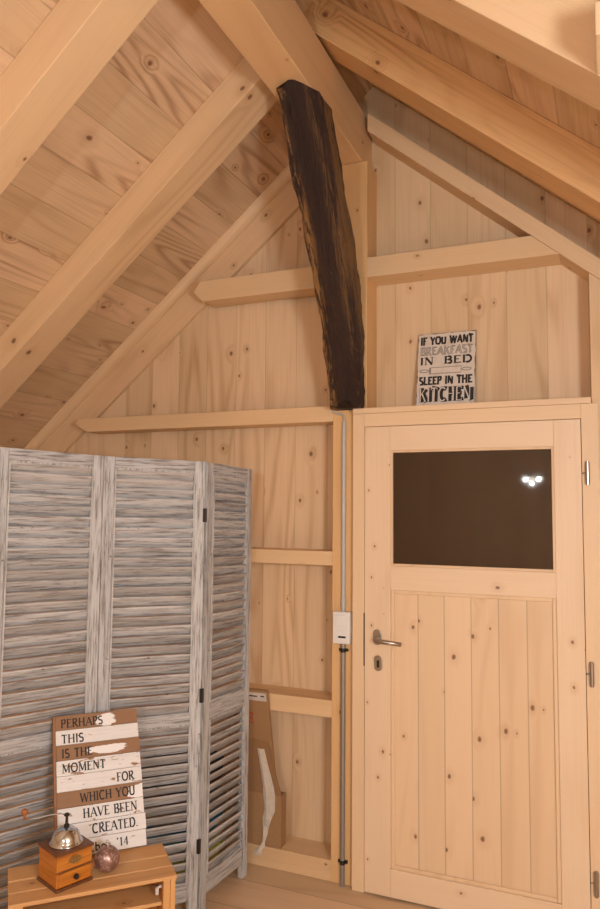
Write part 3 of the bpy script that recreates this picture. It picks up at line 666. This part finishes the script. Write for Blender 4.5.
ln('FOR', 4, .205, .266, dz=.010); ln('WHICH YOU', 3, .076, .266, dz=.011); ln('HAVE BEEN', 2, .084, .270, dz=.012); ln('CREATED.', 1, .112, .268, dz=.012)
ln('ber', 0, .118, .172, h=.027, dz=.010); ln("'14", 0, .192, .232, h=.026, dz=.012)

# ------------------------------------------------------------------ cardboard boxes and packages
ba = empty('cardboard_box', (-1.525, 3.1935, .0955)); ba.rotation_euler = (R(13), 0, 0); tag(ba, 'tall narrow cardboard box with white label standing against the wall', 'box', None)
box('carton', -.10, .083, 0, .020, 0, .712, M['card'], ba, bev=.002)
box('label_strip', -.095, .078, -.0018, -.0003, .664, .702, M['paper'], ba)
bm = bmesh.new()
for (x0_, x1_, z0_) in ((.050, .068, .684), (-.02, .032, .682)): bx(bm, x0_, x1_, -.0026, -.0017, z0_, z0_ + .006)
link('label_print', bm, M['ink'], ba)
bm = bmesh.new()
for q in ([(.030, .590), (.040, .575), (.050, .590)], [(.026, .560), (.036, .568), (.046, .556)], [(.036, .568), (.040, .545)], [(.026, .545), (.034, .538), (.050, .542)], arc(.040, .583, .007, .007, 0, 360, 8)):
    ribbon(bm, q, .0045, -.0008, lambda x, z, y: (x - .045, y, z + .012))
link('red_mark', bm, M['red'], ba)
b2 = empty('opened_carton', (-1.478, 3.10, .0915)); tag(b2, 'brown carton with a raised flap and peeling white tape beside the screen', 'box')
box('carton', -.11, .092, -.0195, .038, 0, .228, M['card'], b2, bev=.002)
bm = bmesh.new(); q = [(-.11, -.0195, .2285), (.093, -.0195, .2285), (.012, -.012, .478), (-.10, -.012, .478)]
A = [bm.verts.new(p) for p in q]; B = [bm.verts.new((p[0], p[1] + .004, p[2])) for p in q]
bm.faces.new(A); bm.faces.new(B[::-1]); [bm.faces.new((A[i], A[(i + 1) % 4], B[(i + 1) % 4], B[i])) for i in range(4)]
link('flap', bm, M['cardd'], b2)
bm = bmesh.new(); rng = random.Random(5); L_ = []
path = [(-.016, -.0150, .425, .017), (-.003, -.0165, .365, .020), (.012, -.0185, .31, .024), (.022, -.0200, .265, .027), (.030, -.0215, .228, .030), (.031, -.021, .16, .026), (.030, -.022, .12, .022), (.020, -.0225, .09, .015), (.012, -.023, .055, .010), (.008, -.0245, .02, .007), (.0, -.0275, .0, .012), (-.008, -.033, -.018, .016), (-.014, -.038, -.036, .02)]
for x, y, z, w_ in path:
    j = rng.uniform(-.007, .007); L_.append([bm.verts.new((x - w_ + j, y - .001, z)), bm.verts.new((x - w_ * .3, y - .0015 - abs(j), z)), bm.verts.new((x + w_ * .4, y - .001 - abs(j) * .6, z)), bm.verts.new((x + w_ + j, y - .001, z))])
for p, q in zip(L_, L_[1:]):
    for i in range(3): bm.faces.new((p[i], p[i + 1], q[i + 1], q[i]))
o = link('tape', bm, M['tape'], b2); mm = o.modifiers.new('s', 'SOLIDIFY'); mm.thickness = .0008; mm.offset = 1

# parcels behind the screen
def bag(name, lab, c, sz, mat, rz=0, cat='package'):   # a soft rectangular packet
    bm = bmesh.new(); bmesh.ops.create_cube(bm, size=1); bmesh.ops.subdivide_edges(bm, edges=bm.edges[:], cuts=5, use_grid_fill=True)
    rg = random.Random(hash(c[2]) & 255)
    for v in bm.verts:
        x, y, z = v.co * 2; s = 1 - .16 * (abs(x) ** 3 + abs(z) ** 2) * (1 if abs(y) > .1 else .5)
        v.co = Vector((x * sz[0] / 2 * (1 - .06 * abs(z) ** 3), y * sz[1] / 2 * s, z * sz[2] / 2 * (1 - .04 * abs(x)))) + Vector([rg.uniform(-.0015, .0015) for _ in range(3)])
    zmin = min(v.co.z for v in bm.verts); zmax = max(v.co.z for v in bm.verts)
    for v in bm.verts: v.co.z -= zmin
    return tag(link(name, bm, mat, loc=c, rot=(0, 0, rz), smooth=True), lab, cat, 'packages behind the screen')
GX, GY = -1.790, 2.868
z = .001
for lb, hh, mt_ in (('greyish package at the bottom of the pile behind the screen', .035, 'greybag'), ('lime green package low in the pile behind the screen', .10, 'lime'), ('pale grey package between the lime and the blue packages', .03, 'paper'),
                    ('blue package in the pile behind the screen', .075, 'blue'), ('crumpled grey package on the blue package behind the screen', .10, 'greybag'), ('maroon package near the top of the pile behind the screen', .05, 'maroon'), ('dark package on top of the pile behind the screen', .09, 'darkbag')):
    bag('parcel', lb, (GX + random.uniform(-.01, .01), GY, z), (.30, .38, hh), M[mt_], R(3)); z += hh + .0035
# ------------------------------------------------------------------ lamp behind the camera (it shows in the door glass)
lp = empty('pendant_lamp', (-.64, -1.0, 1.92)); tag(lp, 'pendant lamp with three bulbs hanging behind the camera, mirrored in the door glass', 'lamp')
bm = bmesh.new(); cyl(bm, (0, 0, .05), (0, 0, 1.30), .006); lathe(bm, [(0, .03), (.03, .03), (.03, .06), (0, .06)], n=16)
for p in ((-.06, 0, 0), (-.002, -.01, -.035), (.06, .01, .003)): tube(bm, [(0, 0, .045), (p[0] * .7, p[1] * .7, .06), (p[0], p[1], p[2] + .025)], .004)
link('lamp_arm', bm, M['steel'], lp)
for p in ((-.06, 0, 0), (-.002, -.01, -.035), (.06, .01, .003)):
    bm = bmesh.new(); lathe(bm, [(0, .026), (.012, .026), (.016, .021), (.0, .021)], n=16)
    link('lamp_socket', bm, M['steel'], lp, loc=p)

def area(name, loc, target, size, power, col, sx=None):
    l = bpy.data.lights.new(name, 'AREA'); l.energy = power; l.size = size; l.color = col
    if sx: l.shape = 'RECTANGLE'; l.size_y = sx
    o = bpy.data.objects.new(name, l); COL.objects.link(o); o.location = loc
    o.rotation_euler = (Vector(target) - Vector(loc)).to_track_quat('-Z', 'Y').to_euler(); return o
def point(name, loc, power, col, r=.1):
    l = bpy.data.lights.new(name, 'POINT'); l.energy = power; l.color = col; l.shadow_soft_size = r
    o = bpy.data.objects.new(name, l); COL.objects.link(o); o.location = loc; return o
COOL = (.87, .95, 1.0)
point('lamp_right', (.98, -.1, 1.62), 40, COOL, .22)
for p in ((-.06, 0, 0), (-.002, -.01, -.035), (.06, .01, .003)):
    point('bulb_light', (-.64 + p[0], -1.0 + p[1], 1.92 + p[2]), 6.0, COOL, .012)

wd = bpy.data.worlds.new('world'); S.world = wd; wd.use_nodes = True
wd.node_tree.nodes['Background'].inputs[0].default_value = (.10, .08, .07, 1); wd.node_tree.nodes['Background'].inputs[1].default_value = .3
S.view_settings.view_transform = 'Standard'; S.view_settings.look = 'None'; S.view_settings.gamma = 1; S.view_settings.exposure = 1.95
